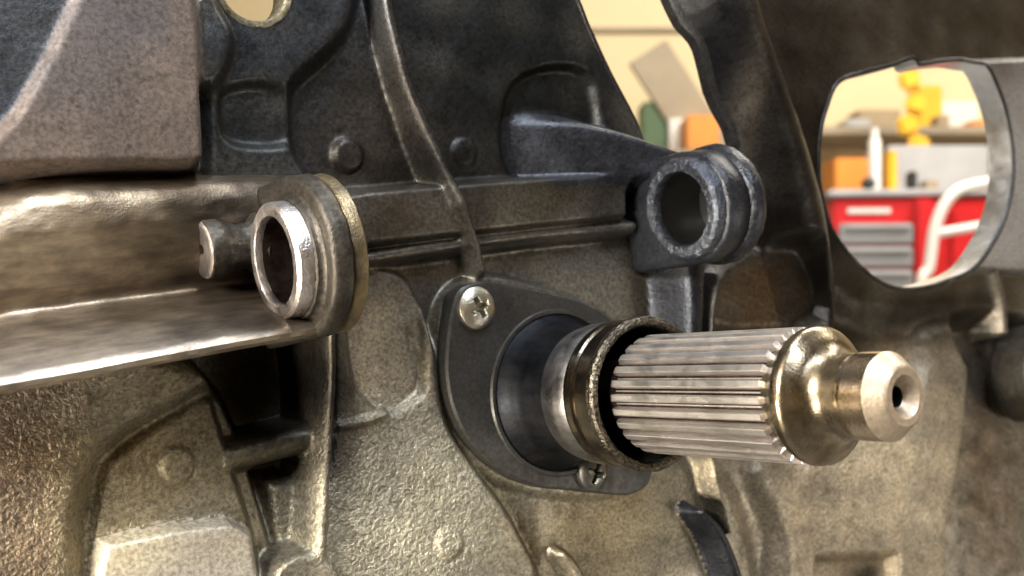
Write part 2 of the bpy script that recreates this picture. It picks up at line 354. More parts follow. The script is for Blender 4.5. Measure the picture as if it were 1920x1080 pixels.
# seat below the sleeve flange
plateau([(818, 620), (846, 545), (900, 518), (960, 520), (1080, 560), (1180, 640), (1190, 860), (1160, 925), (1080, 935), (960, 915), (870, 850), (820, 760)], 3.0, 0.9, 'sleeve_seat', M_CAST)

for c_ in (loc3(512, 490, 22), loc3(1274, 393, 22)):
    H = np.where((UU > c_[0] - 1) & (UU < c_[0] + 18) & (np.abs(VV - c_[1]) < 10), np.minimum(H, 11.5), H)
gl, _, _ = dist_line(spline(locs([(770, 615), (776, 655), (789, 690), (786, 745)], 3), 6), [1] * 19); H = H - 0.7 * np.exp(-(gl / 0.42) ** 2)
# through holes
win = spline(np.array([loc(x, y, h) for x, y, h in [(1086, -20, 1), (1140, 105, 1), (1200, 222, 1), (1255, 300, 4), (1396, 300, 9), (1346, 165, 9), (1314, 90, 9), (1286, 40, 9), (1262, -20, 9), (1242, -90, 9), (1070, -90, 1)]]), 4, True)
start = spline(locs([(1592, 152), (1640, 135), (1690, 122), (1730, 108), (1742, 120), (1790, 113), (1835, 116), (1862, 160), (1882, 220), (1892, 290), (1890, 350), (1875, 410), (1850, 460), (1820, 500), (1780, 525), (1730, 536), (1690, 532), (1650, 510), (1610, 470), (1580, 425), (1562, 370), (1555, 310), (1558, 250), (1570, 200)], 7), 4, True)
cc = loc(475, -25, 5); top = np.array([cc + 6.6 * np.array([math.cos(a), math.sin(a)]) for a in np.linspace(0, 2 * math.pi, 64, endpoint=False)])
HOLES = []
def sample(p):
    i = (p[:, 0] - us[0]) / G; j = (p[:, 1] - vs_[0]) / G
    i0 = np.clip(i.astype(int), 0, len(us) - 2); j0 = np.clip(j.astype(int), 0, len(vs_) - 2); a, b = i - i0, j - j0
    return H[i0, j0] * (1 - a) * (1 - b) + H[i0 + 1, j0] * a * (1 - b) + H[i0, j0 + 1] * (1 - a) * b + H[i0 + 1, j0 + 1] * a * b
cut = np.zeros(UU.shape, bool)
for P, nm, mt, T in ((win, 'window_rim', M_STRUTN, 3), (start, 'bore_wall', M_BORE, 8), (top, 'hole_rim', M_RIM, 6)):
    s = sdf_poly(P); cut |= (s < 0.8) & (wa < 0.2)
    # outward normals of the outline
    d = np.roll(P, -1, 0) - np.roll(P, 1, 0); nn = np.stack([d[:, 1], -d[:, 0]], 1); nn /= np.linalg.norm(nn, axis=1, keepdims=True)
    area2 = np.sum(P[:, 0] * np.roll(P[:, 1], -1) - np.roll(P[:, 0], -1) * P[:, 1])
    if area2 < 0: nn = -nn
    HOLES.append((P, nn, nm, mt, T))
for _ in range(2):
    H[1:-1, 1:-1] = 0.5 * H[1:-1, 1:-1] + 0.125 * (H[2:, 1:-1] + H[:-2, 1:-1] + H[1:-1, 2:] + H[1:-1, :-2])
# tints of the metal: oil film, brown varnish, cleaner patches, painted shade and highlights (positions on the wall, housing frame)
TINT = np.ones(UU.shape + (3,))
GRN = np.full(UU.shape, 0.12)
def grain(px, py, rx, ry, g, h=4):
    c = loc(px, py, h); wgt = np.exp(-(((UU - c[0]) / rx) ** 2 + ((VV - c[1]) / ry) ** 2) ** 2); GRN[:] = GRN * (1 - wgt) + g * wgt
grain(1650, 900, 34, 32, 1.5); grain(60, 950, 26, 34, 1.6); grain(760, 960, 26, 26, 1.2); grain(1200, 980, 24, 18, 0.7); grain(330, 880, 18, 20, 0.5); grain(1850, 40, 50, 24, 0.3)
def patch(px, py, rx, ry, col, k=1.0, h=4):
    c = loc(px, py, h); d2 = ((UU - c[0]) / rx) ** 2 + ((VV - c[1]) / ry) ** 2 + 0.35 * np.sin(UU / 5 + VV / 7) * np.sin(VV / 4 - UU / 9)
    wgt = (k * np.exp(-np.maximum(d2, 0)))[..., None]; TINT[:] = TINT * (1 - wgt) + np.array(col) * wgt
patch(950, 60, 46, 44, (0.24, 0.29, 0.38), 1); patch(900, 250, 28, 10, (0.34, 0.35, 0.38), 0.8); patch(560, 70, 26, 36, (0.28, 0.37, 0.56), 1); patch(20, 60, 20, 30, (0.26, 0.35, 0.60), 1); patch(1275, 120, 4, 10, (0.25, 0.28, 0.36), 1, 6); patch(1330, 200, 5, 20, (0.22, 0.26, 0.34), 1, 6); patch(1330, 60, 7, 26, (0.30, 0.36, 0.48), 1, 14); patch(1375, 230, 7, 26, (0.30, 0.36, 0.48), 1, 12); patch(1440, 180, 4, 22, (1.9, 1.75, 1.6), .9, 16); patch(828, 680, 3, 18, (0.16, 0.17, 0.2), 1)  # upper middle, seat gap and flanks carry painted shade; strut streak a painted highlight
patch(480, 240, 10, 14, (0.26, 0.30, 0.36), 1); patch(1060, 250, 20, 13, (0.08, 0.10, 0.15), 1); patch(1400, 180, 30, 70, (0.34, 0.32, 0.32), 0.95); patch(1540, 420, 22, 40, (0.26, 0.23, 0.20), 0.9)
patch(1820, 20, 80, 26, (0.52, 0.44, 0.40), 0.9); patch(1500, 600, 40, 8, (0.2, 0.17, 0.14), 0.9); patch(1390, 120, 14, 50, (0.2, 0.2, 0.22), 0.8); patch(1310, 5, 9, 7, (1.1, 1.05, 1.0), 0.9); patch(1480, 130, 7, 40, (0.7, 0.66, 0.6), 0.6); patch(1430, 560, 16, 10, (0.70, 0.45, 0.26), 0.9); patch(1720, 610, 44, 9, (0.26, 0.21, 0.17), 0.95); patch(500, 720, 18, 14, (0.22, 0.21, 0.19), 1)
patch(780, 1000, 30, 20, (2.1, 2.1, 1.85), 0.9); patch(1640, 900, 40, 32, (3.0, 2.7, 2.25), 0.95); patch(1180, 980, 22, 18, (2.0, 1.85, 1.4), 0.8); patch(330, 900, 20, 22, (1.3, 1.2, 0.9), 0.7); patch(720, 680, 12, 14, (2.2, 2.05, 1.75), .9)  # lower right lifted in colour to offset the key lamp's falloff
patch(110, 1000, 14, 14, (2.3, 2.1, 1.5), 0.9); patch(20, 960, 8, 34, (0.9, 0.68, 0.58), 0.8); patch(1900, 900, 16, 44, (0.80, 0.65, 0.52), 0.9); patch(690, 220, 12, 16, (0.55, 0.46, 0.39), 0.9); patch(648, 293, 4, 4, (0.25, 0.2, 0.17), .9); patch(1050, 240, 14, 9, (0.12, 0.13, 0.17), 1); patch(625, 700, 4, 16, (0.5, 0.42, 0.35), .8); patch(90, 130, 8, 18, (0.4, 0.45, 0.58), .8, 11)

for i_, p_ in enumerate(PARTS):
    if p_[1] is M_PLATE: TINT[ID == i_] = (0.62, 0.57, 0.54)
patch(70, 60, 14, 12, (0.4, 0.46, 0.6), .8, 11); patch(250, 30, 9, 6, (0.4, 0.44, 0.55), .7, 11)
for q in ((1290, 40, 9, 22, 10), (1330, 120, 7, 18, 12), (1375, 230, 7, 22, 12)): patch(q[0], q[1], q[2], q[3], (0.13, 0.15, 0.20), 1, q[4])  # shade painted onto the strut's left flank
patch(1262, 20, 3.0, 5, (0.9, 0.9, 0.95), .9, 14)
patch(1590, 1080, 8, 5, (0.3, 0.26, 0.2), .9, -3); patch(1540, 330, 15, 55, (0.14, 0.125, 0.115), 1, 5); patch(1560, 60, 20, 14, (0.25, 0.22, 0.2), .9, 6); patch(1700, 592, 46, 6.5, (0.15, 0.125, 0.105), .95, 4); patch(1432, 190, 3.5, 22, (0.95, 0.88, 0.78), .9, 17); patch(1800, 20, 60, 20, (0.40, 0.34, 0.29), .8, 4); patch(625, 700, 4, 18, (0.30, 0.26, 0.22), .9, 10); patch(765, 90, 3.5, 22, (0.30, 0.26, 0.26), .9, 7); patch(1000, 120, 30, 20, (0.13, 0.16, 0.20), .8, 2); patch(620, 170, 12, 16, (0.22, 0.25, 0.32), .7, 2); patch(1000, 385, 24, 6, (0.55, 0.48, 0.38), .8, 7); patch(740, 410, 10, 6, (0.45, 0.38, 0.31), .8, 7)  # strut crest streak is a painted highlight, shade painted right of it
patch(1060, 300, 12, 4, (0.06, 0.07, 0.10), 1, 4); patch(780, 320, 14, 4, (0.2, 0.2, 0.2), .8, 2); patch(500, 730, 14, 14, (0.10, 0.10, 0.10), 1, -8)  # shade painted into the pocket and left of the arm
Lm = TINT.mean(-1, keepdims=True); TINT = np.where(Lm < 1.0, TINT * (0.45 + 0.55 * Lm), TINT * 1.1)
bell = thing('bell_housing', 'dark oily cast aluminium gearbox bell housing with ribs, bosses and openings', 'gearbox housing', M_H)
X3 = np.stack([UU, VV, H], -1)
rel = 0.14 * nz(X3, 0.35) + 0.03 * nz(X3, 1.6, 4.0)
flat_ids = [i for i, p in enumerate(PARTS) if p[1] in (M_PLATE, M_SILVER)]
rel = np.where(np.isin(ID, flat_ids), rel * 0.25, rel); X3[..., 2] += rel; H = X3[..., 2]
gu, gv = np.gradient(H, G); NRM = np.stack([-gu, -gv, np.ones_like(gu)], -1); NRM /= np.linalg.norm(NRM, axis=-1, keepdims=True)
nu, nv = UU.shape
fi, fj = np.meshgrid(np.arange(nu - 1), np.arange(nv - 1), indexing='ij'); fi, fj = fi.ravel(), fj.ravel()
quad = np.stack([fi * nv + fj, (fi + 1) * nv + fj, (fi + 1) * nv + fj + 1, fi * nv + fj + 1], 1)
cutf = cut.ravel()[quad].all(1); fid = ID.ravel()[quad].max(1)
XV = X3.reshape(-1, 3) * 0.001; NV = NRM.reshape(-1, 3); TV = TINT.reshape(-1, 3); GV = GRN.reshape(-1, 1)
for k, (nm, mt) in enumerate(PARTS):
    q = quad[(fid == k) & ~cutf]
    if len(q) < 12: continue
    idx, inv = np.unique(q, return_inverse=True); inv = inv.reshape(q.shape).astype(np.int32)
    me = bpy.data.meshes.new(nm); me.vertices.add(len(idx)); me.vertices.foreach_set('co', XV[idx].ravel())
    me.loops.add(inv.size); me.loops.foreach_set('vertex_index', inv.ravel()); me.polygons.add(len(inv))
    me.polygons.foreach_set('loop_start', np.arange(0, inv.size, 4, dtype=np.int32)); me.update(calc_edges=True)
    me.polygons.foreach_set('use_smooth', np.ones(len(inv), bool)); me.normals_split_custom_set_from_vertices(NV[idx])
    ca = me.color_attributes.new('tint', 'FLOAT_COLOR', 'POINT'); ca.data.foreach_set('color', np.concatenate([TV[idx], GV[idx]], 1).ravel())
    me.materials.append(mt); o = bpy.data.objects.new(nm, me); COL.objects.link(o); o.parent = bell
for P, nn, nm, mt, T in HOLES:
    rows = []
    for off, dz, absz in ((1.9, -0.6, None), (1.2, 0.28, None), (0.4, 0.30, None), (0.0, -0.25, None), (-0.1, -T * 0.5, 1), (-0.1, -T, 1), (2.5, -T, 1)):
        q = P + nn * off; hz = sample(P + nn * max(off, 0.9)) + dz; rows.append(np.column_stack([q, hz]))
    vv = np.concatenate(rows); m_ = len(P)
    k_ = 4; em = M_STRUTN if mt is M_BORE else mt
    mesh_obj(nm.replace('wall', 'edge'), np.concatenate(rows[:k_]), grid_faces(k_, m_, True), em, bell, True, autosmooth=50)
    if mt is M_BORE: mesh_obj(nm, np.concatenate(rows[k_ - 1:]), grid_faces(len(rows) - k_ + 1, m_, True), mt, bell, True, autosmooth=50)
    else: mesh_obj('inner_wall', np.concatenate(rows[k_ - 1:]), grid_faces(len(rows) - k_ + 1, m_, True), mt, bell, True, autosmooth=50)

# ------------------------------------------------------------------ trough on the left, the cut away shaft tunnel
xs = np.linspace(-260, 592, 90)
topy = np.interp(xs, [-260, -60, 0, 50, 120, 300, 480, 600], [420, 378, 348, 327, 321, 319, 316, 318])
boty = np.interp(xs, [-260, 0, 150, 300, 450, 592], [765, 716, 690, 661, 634, 610])
vt = []; NP = 60; TT = [0, 0.03, 0.09, 0.18, 0.30, 0.45, 0.58, 0.66, 0.70, 0.76, 0.84, 0.93, 0.98, 1.0]
for i, x in enumerate(xs):
    a = loc3(x, topy[i], 5.0); b = loc3(x, boty[i], 25.0)
    wdt = np.linalg.norm(a[:2] - b[:2]); row = [np.array([a[0], a[1] + 1.6, -2.0]), np.array([a[0], a[1] + 0.5, -0.5])]
    for j in range(NP + 1):
        t = j / NP; p = a * (1 - t) + b * t; tc_ = 0.66
        hc = np.interp(t, TT, [1.0, 5.0, 8.3, 9.8, 10.2, 9.2, 6.8, 4.8, 4.6, 8.5, 15.5, 22.0, 24.6, 25.0])
        p = p.copy(); p[2] = hc * (1.0 if t > 0.6 else 0.8 + 0.2 * min(1, (wdt / 30.0))); row.append(p)
    row += [b + [0, -0.5, 0.35], b + [0, -1.3, 0.1], b + [0, -1.9, -1.2], b + [0, -2.3, -22]]
    vt += row
vt = np.array(vt); m_ = NP + 1 + 6
g3 = vt.reshape(len(xs), m_, 3)
for _ in range(3): g3[:, 3:-6, 2] = 0.25 * g3[:, 2:-7, 2] + 0.5 * g3[:, 3:-6, 2] + 0.25 * g3[:, 4:-5, 2]
vt[:, 2] += 0.15 * nz(vt, 0.35) + 0.08 * nz(vt, 1.3, 2.0)
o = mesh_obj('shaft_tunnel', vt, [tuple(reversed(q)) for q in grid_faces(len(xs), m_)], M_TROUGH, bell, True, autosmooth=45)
tc = np.ones((len(vt), 4));  # dark boss end paints a shadow into the tint, along with dirt
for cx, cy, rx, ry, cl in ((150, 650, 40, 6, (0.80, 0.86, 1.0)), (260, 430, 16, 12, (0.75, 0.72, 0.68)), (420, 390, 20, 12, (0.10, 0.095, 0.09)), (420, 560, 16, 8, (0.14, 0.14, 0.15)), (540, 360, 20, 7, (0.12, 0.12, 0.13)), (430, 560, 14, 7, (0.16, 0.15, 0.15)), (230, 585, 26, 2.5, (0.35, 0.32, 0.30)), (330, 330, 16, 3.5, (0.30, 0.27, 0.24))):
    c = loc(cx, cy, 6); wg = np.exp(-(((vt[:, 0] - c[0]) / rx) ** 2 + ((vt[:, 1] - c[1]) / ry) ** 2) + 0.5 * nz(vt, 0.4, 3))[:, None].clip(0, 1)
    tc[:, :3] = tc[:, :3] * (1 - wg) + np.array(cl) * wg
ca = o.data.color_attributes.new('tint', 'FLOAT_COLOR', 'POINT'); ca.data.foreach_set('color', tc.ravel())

# stepped boss and bushing of the fork shaft, left
c1 = loc3(512, 490, 22); AX = np.array([1.0, 0, 0])
lathe('bushing', densify([(1.5, 7.8), (0.6, 7.8), (0.15, 7.95), (0, 8.2), (0, 9.6), (0.5, 10.2), (1.0, 10.3), (3.0, 10.35)], 0.8), c1, AX, M_BUSH, bell, 120, 0.06, 1.2)
lathe('boss', densify([(3.0, 10.4), (3.2, 10.9), (3.8, 11.0), (4.3, 11.4), (4.7, 12.2)], 0.7), c1, AX, M_BOSS, bell, 128, 0.08, 0.8)
def web(name, c, a0, a1, r, v_lo, hb, mat, r_in):
    loops = []
    for a, dr in ((a0 + 0.05, -2.5), (a0, -1.0), (a0 + 0.35, -0.35), (a0 + 1.0, 0.0), ((a0 + a1) / 2, 0.0), (a1 - 0.5, 0.0), (a1, -0.5), (a1, -4)):
        rr = r + dr; L_ = []
        for q in np.linspace(-0.5 * math.pi, 0.5 * math.pi, 48): L_.append([c[0] + a, c[1] + rr * math.sin(q), c[2] + rr * math.cos(q)])
        for k in range(1, 14): L_.append([c[0] + a, c[1] + rr, c[2] + (hb - c[2]) * k / 14])
        for k in range(13, 0, -1): L_.append([c[0] + a, c[1] - rr - v_lo * k / 14, c[2] + (hb - c[2]) * k / 14])
        loops += L_
    m2 = len(loops) // 8; inner = []
    for p in loops[:m2]:
        d = np.array([p[1] - c[1], p[2] - c[2]]); d /= np.linalg.norm(d); inner.append([c[0] + a0 + 0.15, c[1] + d[0] * r_in, c[2] + d[1] * r_in])
    vv = np.array(inner + loops); vv = vv + 0.15 * np.stack([nz(vv, .6, 1) * 0.6, nz(vv, .6, 4), nz(vv, .6, 8)], 1)
    f = grid_faces(9, m2, True)
    o = mesh_obj(name, vv, f, mat, bell, True, autosmooth=50)
    import bmesh
    bm = bmesh.new(); bm.from_mesh(o.data); bmesh.ops.recalc_face_normals(bm, faces=bm.faces[:]); bm.to_mesh(o.data); bm.free(); return o
web('boss_web', c1, 4.4, 8.4, 14.6, 1.5, 0.0, M_BOSS, 9.0)
lathe('rim', densify([(8.0, 13.2), (8.6, 14.1), (8.9, 14.3), (10.9, 14.4), (11.4, 13.7), (11.5, 7.7)], 0.6), c1, AX, M_BRASS, bell, 128, 0.10, 0.9)
lathe('bore', densify([(1.45, 7.8), (11.4, 7.6), (11.5, 0.1)], 1.5), c1, AX, M_CORE, bell, 64, 0.05)
kn = loc3(377, 470, 9)
pin = thing('stop_pin', 'small round hollow pin stub projecting left beside the worn left bushing', 'pin', M_H)
lathe('pin_face', densify([(2.0, 0.05), (1.8, 0.8), (0.1, 1.0), (0, 1.3), (0.0, 4.6), (0.3, 5.2)], 0.6), kn, AX, M_BUSH, pin, 72, 0.10, 0.9)
lathe('pin_body', densify([(0.3, 5.2), (0.6, 5.4), (3.0, 5.4), (5.0, 4.6), (7.0, 4.1), (8.6, 4.3), (9.8, 5.6), (10.6, 6.0), (10.8, 0.5)], 0.6), kn, AX, M_BOSS, pin, 72, 0.14, 0.9)

# right fork shaft boss: oily ring facing left, arm running to the wall
c2 = loc3(1274, 393, 22)
lathe('bushing_ring', densify([(2.2, 8.3), (0.8, 8.3), (0, 8.7), (-0.1, 10.6), (0.5, 11.4), (1.4, 11.7), (4, 12.0)], 0.5), c2, AX, M_OILRING, bell, 140, 0.18, 0.9)
web('boss_web', c2, 2.6, 9.5, 13.0, 0.5, -1.0, M_OILY, 9.6)
lathe('boss', densify([(9.0, 12.2), (9.5, 13.2), (10.2, 13.8), (12.0, 14.1), (13.6, 13.6), (14.8, 11.5), (15.0, 8.5)], 0.8), c2, AX, M_OILY, bell, 128, 0.15, 0.7)
lathe('bore', densify([(2.1, 8.4), (14.9, 8.3), (15.0, 0.1)], 1.5), c2, AX, M_BLACK, bell, 64, 0.05)
def l3(x, y, h): return loc3(x, y, h)
pass

# ------------------------------------------------------------------ guide sleeve with its flange and screws
sl = thing('guide_sleeve', 'dark steel bearing guide sleeve with two eared flange around the splined shaft', 'bearing sleeve', M_H)
fp = spline(locs([(842, 620), (852, 560), (885, 533), (935, 532), (1010, 545), (1075, 575)], 7), 6)
fl = [fp[0]]
half = [loc(x, y, 7) for x, y in [(930, 530), (895, 529), (862, 545), (848, 585), (840, 640), (838, 700), (850, 765), (882, 828), (940, 882), (1005, 912), (1060, 919)]]
outl = spline(half + [-q for q in half], 8, True)
H0 = 3.0; H1 = 7.0
rows = []
for off, z in ((0, H0 - 1.0), (0, H1 - 0.6), (-0.5, H1 - 0.1), (-1.1, H1)):
    r_ = np.linalg.norm(outl, axis=1, keepdims=True); rows.append(np.column_stack([outl * (1 + off / r_), np.full(len(outl), z)]))
rows.append(np.column_stack([outl / np.linalg.norm(outl, axis=1, keepdims=True) * 12, np.full(len(outl), H1)]))
a2 = np.sum(outl[:, 0] * np.roll(outl[:, 1], -1) - np.roll(outl[:, 0], -1) * outl[:, 1])
f = grid_faces(len(rows), len(outl), True)
if a2 > 0: f = [tuple(reversed(q)) for q in f]
mesh_obj('flange', np.concatenate(rows), f, M_FLANGE, sl, True, autosmooth=35)
Z = (0, 0, 1.0); O = (0, 0, 0)
lathe('flange_bead', densify([(7.0, 18.6), (7.5, 18.3), (7.5, 17.6), (7.1, 17.3)], 0.3), O, Z, M_FLANGE, sl, 128)
lathe('tube', densify([(7.05, 17.4), (7.6, 16.9), (9.5, 15.7), (12, 14.8), (16, 14.25), (19, 14.1)], 0.7), O, Z, M_SLEEVE, sl, 144)
lathe('worn_highlight_band', densify([(19, 14.1), (20.5, 14.35), (22.5, 14.75), (24, 14.85), (25.6, 14.65), (27.0, 14.2), (27.4, 14.0)], 0.5), O, Z, M_WORN_SHEEN, sl, 144)  # barrel hump and brighter worn steel build in the tube's highlight
lathe('collar', densify([(27.3, 14.0), (27.6, 14.9), (28.2, 15.1), (30.0, 15.1), (30.3, 14.6), (31.2, 14.6), (31.5, 15.1), (35.2, 15.2)], 0.4), O, Z, M_COLLAR, sl, 144)
lathe('lip', densify([(35.2, 15.2), (35.6, 15.5), (36.8, 15.6), (37.4, 15.2), (37.6, 14.6), (37.3, 13.9), (36.6, 13.5)], 0.3), O, Z, M_LIP, sl, 180, 0.07, 2.5)
lathe('inner_wall', densify([(36.6, 13.5), (20, 13.3), (5, 13.3), (4.8, 3)], 2), O, Z, M_BLACK, sl, 96)
def screw(name, px, py, mat, rot, r=4.15):
    c = loc3(px, py, H1 + 1.4); c[2] = H1
    nr, na = 30, 96; vs = [[0, 0, 0]]; fs = []
    def hz(x, y):
        d = math.hypot(x, y) / r; z = 2.1 * math.sqrt(max(0, 1 - (d * 0.93) ** 2)) + 0.35
        X = x * math.cos(rot) + y * math.sin(rot); Y = -x * math.sin(rot) + y * math.cos(rot)
        L_, W_ = 2.35, 0.62
        def box(a, b): return max(abs(a) - L_, abs(b) - (W_ * (1.15 - 0.25 * abs(a) / L_)))
        s = min(box(X, Y), box(Y, X), math.hypot(x, y) - 1.05)
        return z - 2.0 * min(1, max(0, -s / 0.42 + 0.2))
    vs[0][2] = hz(0, 0)
    for i in range(1, nr + 1):
        rr = r * (i / nr)
        for j in range(na):
            q = 2 * math.pi * j / na; x, y = rr * math.cos(q), rr * math.sin(q); vs.append([x, y, hz(x, y)])
    for j in range(na):
        q = 2 * math.pi * j / na; vs.append([r * math.cos(q), r * math.sin(q), -0.2])
    for j in range(na): fs.append((0, 1 + j, 1 + (j + 1) % na))
    for i in range(nr):
        for j in range(na): k = (j + 1) % na; fs.append((1 + i * na + j, 1 + (i + 1) * na + j, 1 + (i + 1) * na + k, 1 + i * na + k))
    o = mesh_obj(name, np.array(vs), fs, mat, sl, True, autosmooth=38); o.location = Vector(c) * 0.001
    return o
s1 = screw('screw', 897, 577, M_SCREW, math.radians(20), 4.5); s1['label'] = 'clean bright cross recess screw'
s2 = screw('screw', 1115, 887, M_SCREWD, math.radians(-30), 4.0); s2['label'] = 'dull grimy cross recess screw'

# ------------------------------------------------------------------ splined input shaft
sh = thing('input_shaft', 'bright splined steel gearbox input shaft sticking out of the dark sleeve', 'shaft', M_H)
NT = 26; LA, LB = 36.5, 78.5; RO, RI = 11.75, 9.9
lathe('shaft_core', densify([(5, 8.2), (35.0, 8.2), (36.0, RI), (LB + 1, RI)], 2), O, Z, M_CORE, sh, 96)
def tooth_mesh():
    ns = 52; vv = []; w0 = math.pi * RI / NT * 0.55; w1 = math.pi * RO / NT * 0.40
    for i in range(ns + 1):
        z = LA + (LB - LA) * i / ns; t = 1.0
        if z < LA + 2.2: t = sstep((z - LA) / 2.2) * 0.98 + 0.02
        if z > LB - 1.7: t = 0.03
        ro = RI - 0.3 + (RO - RI + 0.3) * t; k = 0.35 + 0.65 * min(1, t * 1.3)
        vv += [(-w0 * k, RI - 0.4, z), (-w1 * k - 0.12, ro - 0.10 * t, z), (-w1 * k * 0.85, ro, z), (w1 * k * 0.85, ro, z), (w1 * k + 0.06, ro - 0.10 * t, z), (w0 * k, RI - 0.4, z)]
    f = []
    for i in range(ns):
        for j in range(5): a = i * 6 + j; f.append((a, a + 1, a + 7, a + 6))
    f += [tuple(reversed(range(6))), tuple(range(ns * 6, ns * 6 + 6))]
    return np.array(vv), f
tv, tf = tooth_mesh()
t0 = mesh_obj('spline_tooth', tv, [tuple(reversed(q)) for q in tf], M_TOOTH, sh, False)
for k in range(1, NT):
    c = t0.copy(); COL.objects.link(c); c.parent = sh; c.rotation_euler = (0, 0, 2 * math.pi * k / NT)
lw = 0.13  # added bright strips imitating the highlight along each groove root
g0 = mesh_obj('groove_highlight', [(-lw, RI + 0.04, LA + 1.5), (lw, RI + 0.04, LA + 1.5), (-lw, RI + 0.04, LB - 3), (lw, RI + 0.04, LB - 3), (-lw * 1.4, RI - 0.3, LA + 1.3), (lw * 1.4, RI - 0.3, LA + 1.3), (-lw * 1.4, RI - 0.3, LB - 2.8), (lw * 1.4, RI - 0.3, LB - 2.8)],
    [(0, 1, 3, 2), (0, 2, 6, 4), (1, 5, 7, 3), (0, 4, 5, 1), (2, 3, 7, 6)], M_TOOTH, sh, False)
g0.rotation_euler = (0, 0, math.pi / NT)
for k in range(1, NT):
    c = g0.copy(); COL.objects.link(c); c.parent = sh; c.rotation_euler = (0, 0, 2 * math.pi * (k + 0.5) / NT)
lathe('shoulder', densify([(LB - 3.5, RI), (LB - 1.0, RO - 0.7), (LB + 0.0, RO - 0.1), (LB + 0.5, RO), (LB + 1.7, RO - 0.05), (LB + 2.2, RO - 0.5), (LB + 3.5, 9.6), (LB + 4.1, 8.5), (LB + 4.9, 7.7), (LB + 6.2, 7.15), (LB + 9.0, 7.0)], 0.5), O, Z, M_GOLD, sh, 144, autosmooth=40)
TP = LB + 9
lathe('tip', densify([(TP, 7.0), (TP + 0.4, 7.05), (TP + 1.0, 7.2), (TP + 5.6, 7.2)], 0.5), O, Z, M_TIP, sh, 144)
lathe('end_face', densify([(TP + 5.6, 7.2), (TP + 8.3, 4.95), (TP + 8.5, 4.6), (TP + 8.5, 3.5), (TP + 8.2, 3.2), (TP + 6.7, 1.7)], 0.4), O, Z, M_CHAM, sh, 120, autosmooth=28)

lathe('centre_hole', densify([(TP + 6.7, 1.7), (TP + 6.4, 1.6), (TP + 2, 1.5), (TP + 2, 0.02)], 0.5), O, Z, M_BLACK, sh, 48)

# ------------------------------------------------------------------ round steel plug at the right edge
plug = thing('plug', 'round steel plug cut off by the right edge beside the splined shaft tip', 'plug', M_H)
pc = loc3(1945, 700, 6)
lathe('plug_body', densify([(-6, 16.0), (5.0, 16.0), (6.0, 15.4), (6.4, 14.4), (6.0, 11.5), (7.5, 10.6), (8.2, 8), (8.4, 0.02)], 0.6), pc, Z, M_BOSS, plug, 96, 0.08)

# ------------------------------------------------------------------ the garage behind
M_WALL = plain_mat('cream_wall_paint', (0.80, 0.66, 0.42), 0.7, 0, 0.06, 2)
M_FLOOR = plain_mat('concrete_floor', (0.30, 0.29, 0.27), 0.7, 0, 0.2, 3)
M_RED = plain_mat('red_enamel', (0.62, 0.02, 0.025), 0.3, 0, 0.08, 3)
M_GREY = plain_mat('grey_drawer', (0.34, 0.35, 0.36), 0.45, 0.3, 0.1, 4)
M_LGREY = plain_mat('light_grey_metal', (0.52, 0.52, 0.54), 0.4, 0.2, 0.2, 10)
M_WHITE = plain_mat('white_tube', (0.80, 0.78, 0.74), 0.4, 0, 0.05, 5)
M_ORANGE = plain_mat('orange_plastic', (0.80, 0.30, 0.05), 0.5, 0, 0.15, 15)
M_YEL = plain_mat('yellow_plastic', (0.85, 0.50, 0.03), 0.5, 0, 0.15, 15)
M_CARD = plain_mat('cardboard', (0.40, 0.31, 0.20), 0.8, 0, 0.2, 10)
M_GREEN = plain_mat('green_box', (0.08, 0.14, 0.07), 0.6, 0, 0.2, 10)
M_BOARD = plain_mat('weathered_board', (0.36, 0.30, 0.22), 0.7, 0, 0.2, 8)
M_DARK = plain_mat('dark_rubber', (0.03, 0.03, 0.03), 0.6, 0, 0.2, 8)
def bevel_box(x0, x1, y0, y1, z0, z1, b=0.004):
    import bmesh
    bm = bmesh.new(); bmesh.ops.create_cube(bm, size=1)
    for v in bm.verts: v.co = ((x0 + x1) / 2 + v.co.x * (x1 - x0), (y0 + y1) / 2 + v.co.y * (y1 - y0), (z0 + z1) / 2 + v.co.z * (z1 - z0))
    bmesh.ops.bevel(bm, geom=bm.edges[:], offset=b, segments=2, affect='EDGES'); return bm
def box_obj(name, dims, mat, parent=None, b=0.004, loc_=None, rot=None):
    bm = bevel_box(*dims, b=b); me = bpy.data.meshes.new(name); bm.to_mesh(me); bm.free(); me.materials.append(mat)
    o = bpy.data.objects.new(name, me); COL.objects.link(o)
    if parent: o.parent = parent
    if loc_ is not None: o.location = loc_
    if rot is not None: o.rotation_euler = rot
    return o
def tag(o, label, cat, group=None):
    o['label'] = label; o['category'] = cat
    if group: o['group'] = group
    return o
fl_ = box_obj('floor', (-6, 6, -3, 6, -0.1, 0.0), M_FLOOR); fl_['kind'] = 'structure'
wl_ = box_obj('back_wall', (-6, 6, 3.40, 3.55, 0.0, 3.0), M_WALL); wl_['kind'] = 'structure'
wr_ = box_obj('wall_rail', (-6, 6, 3.385, 3.40, 1.79, 1.805), M_BOARD, wl_, 0.002)

M_CEIL = plain_mat('ceiling_paint', (0.70, 0.66, 0.58), 0.8, 0, 0.05, 2)
for nm_, dims_, m_ in (('rear_wall', (-4, 4.5, -3.15, -3.0, 0, 3.0), M_WALL), ('left_wall', (-4.15, -4, -3, 3.4, 0, 3.0), M_WALL), ('right_wall', (4.5, 4.65, -3, 3.4, 0, 3.0), M_WALL), ('ceiling', (-4.2, 4.7, -3.2, 3.6, 3.0, 3.1), M_CEIL)):
    box_obj(nm_, dims_, m_)['kind'] = 'structure'
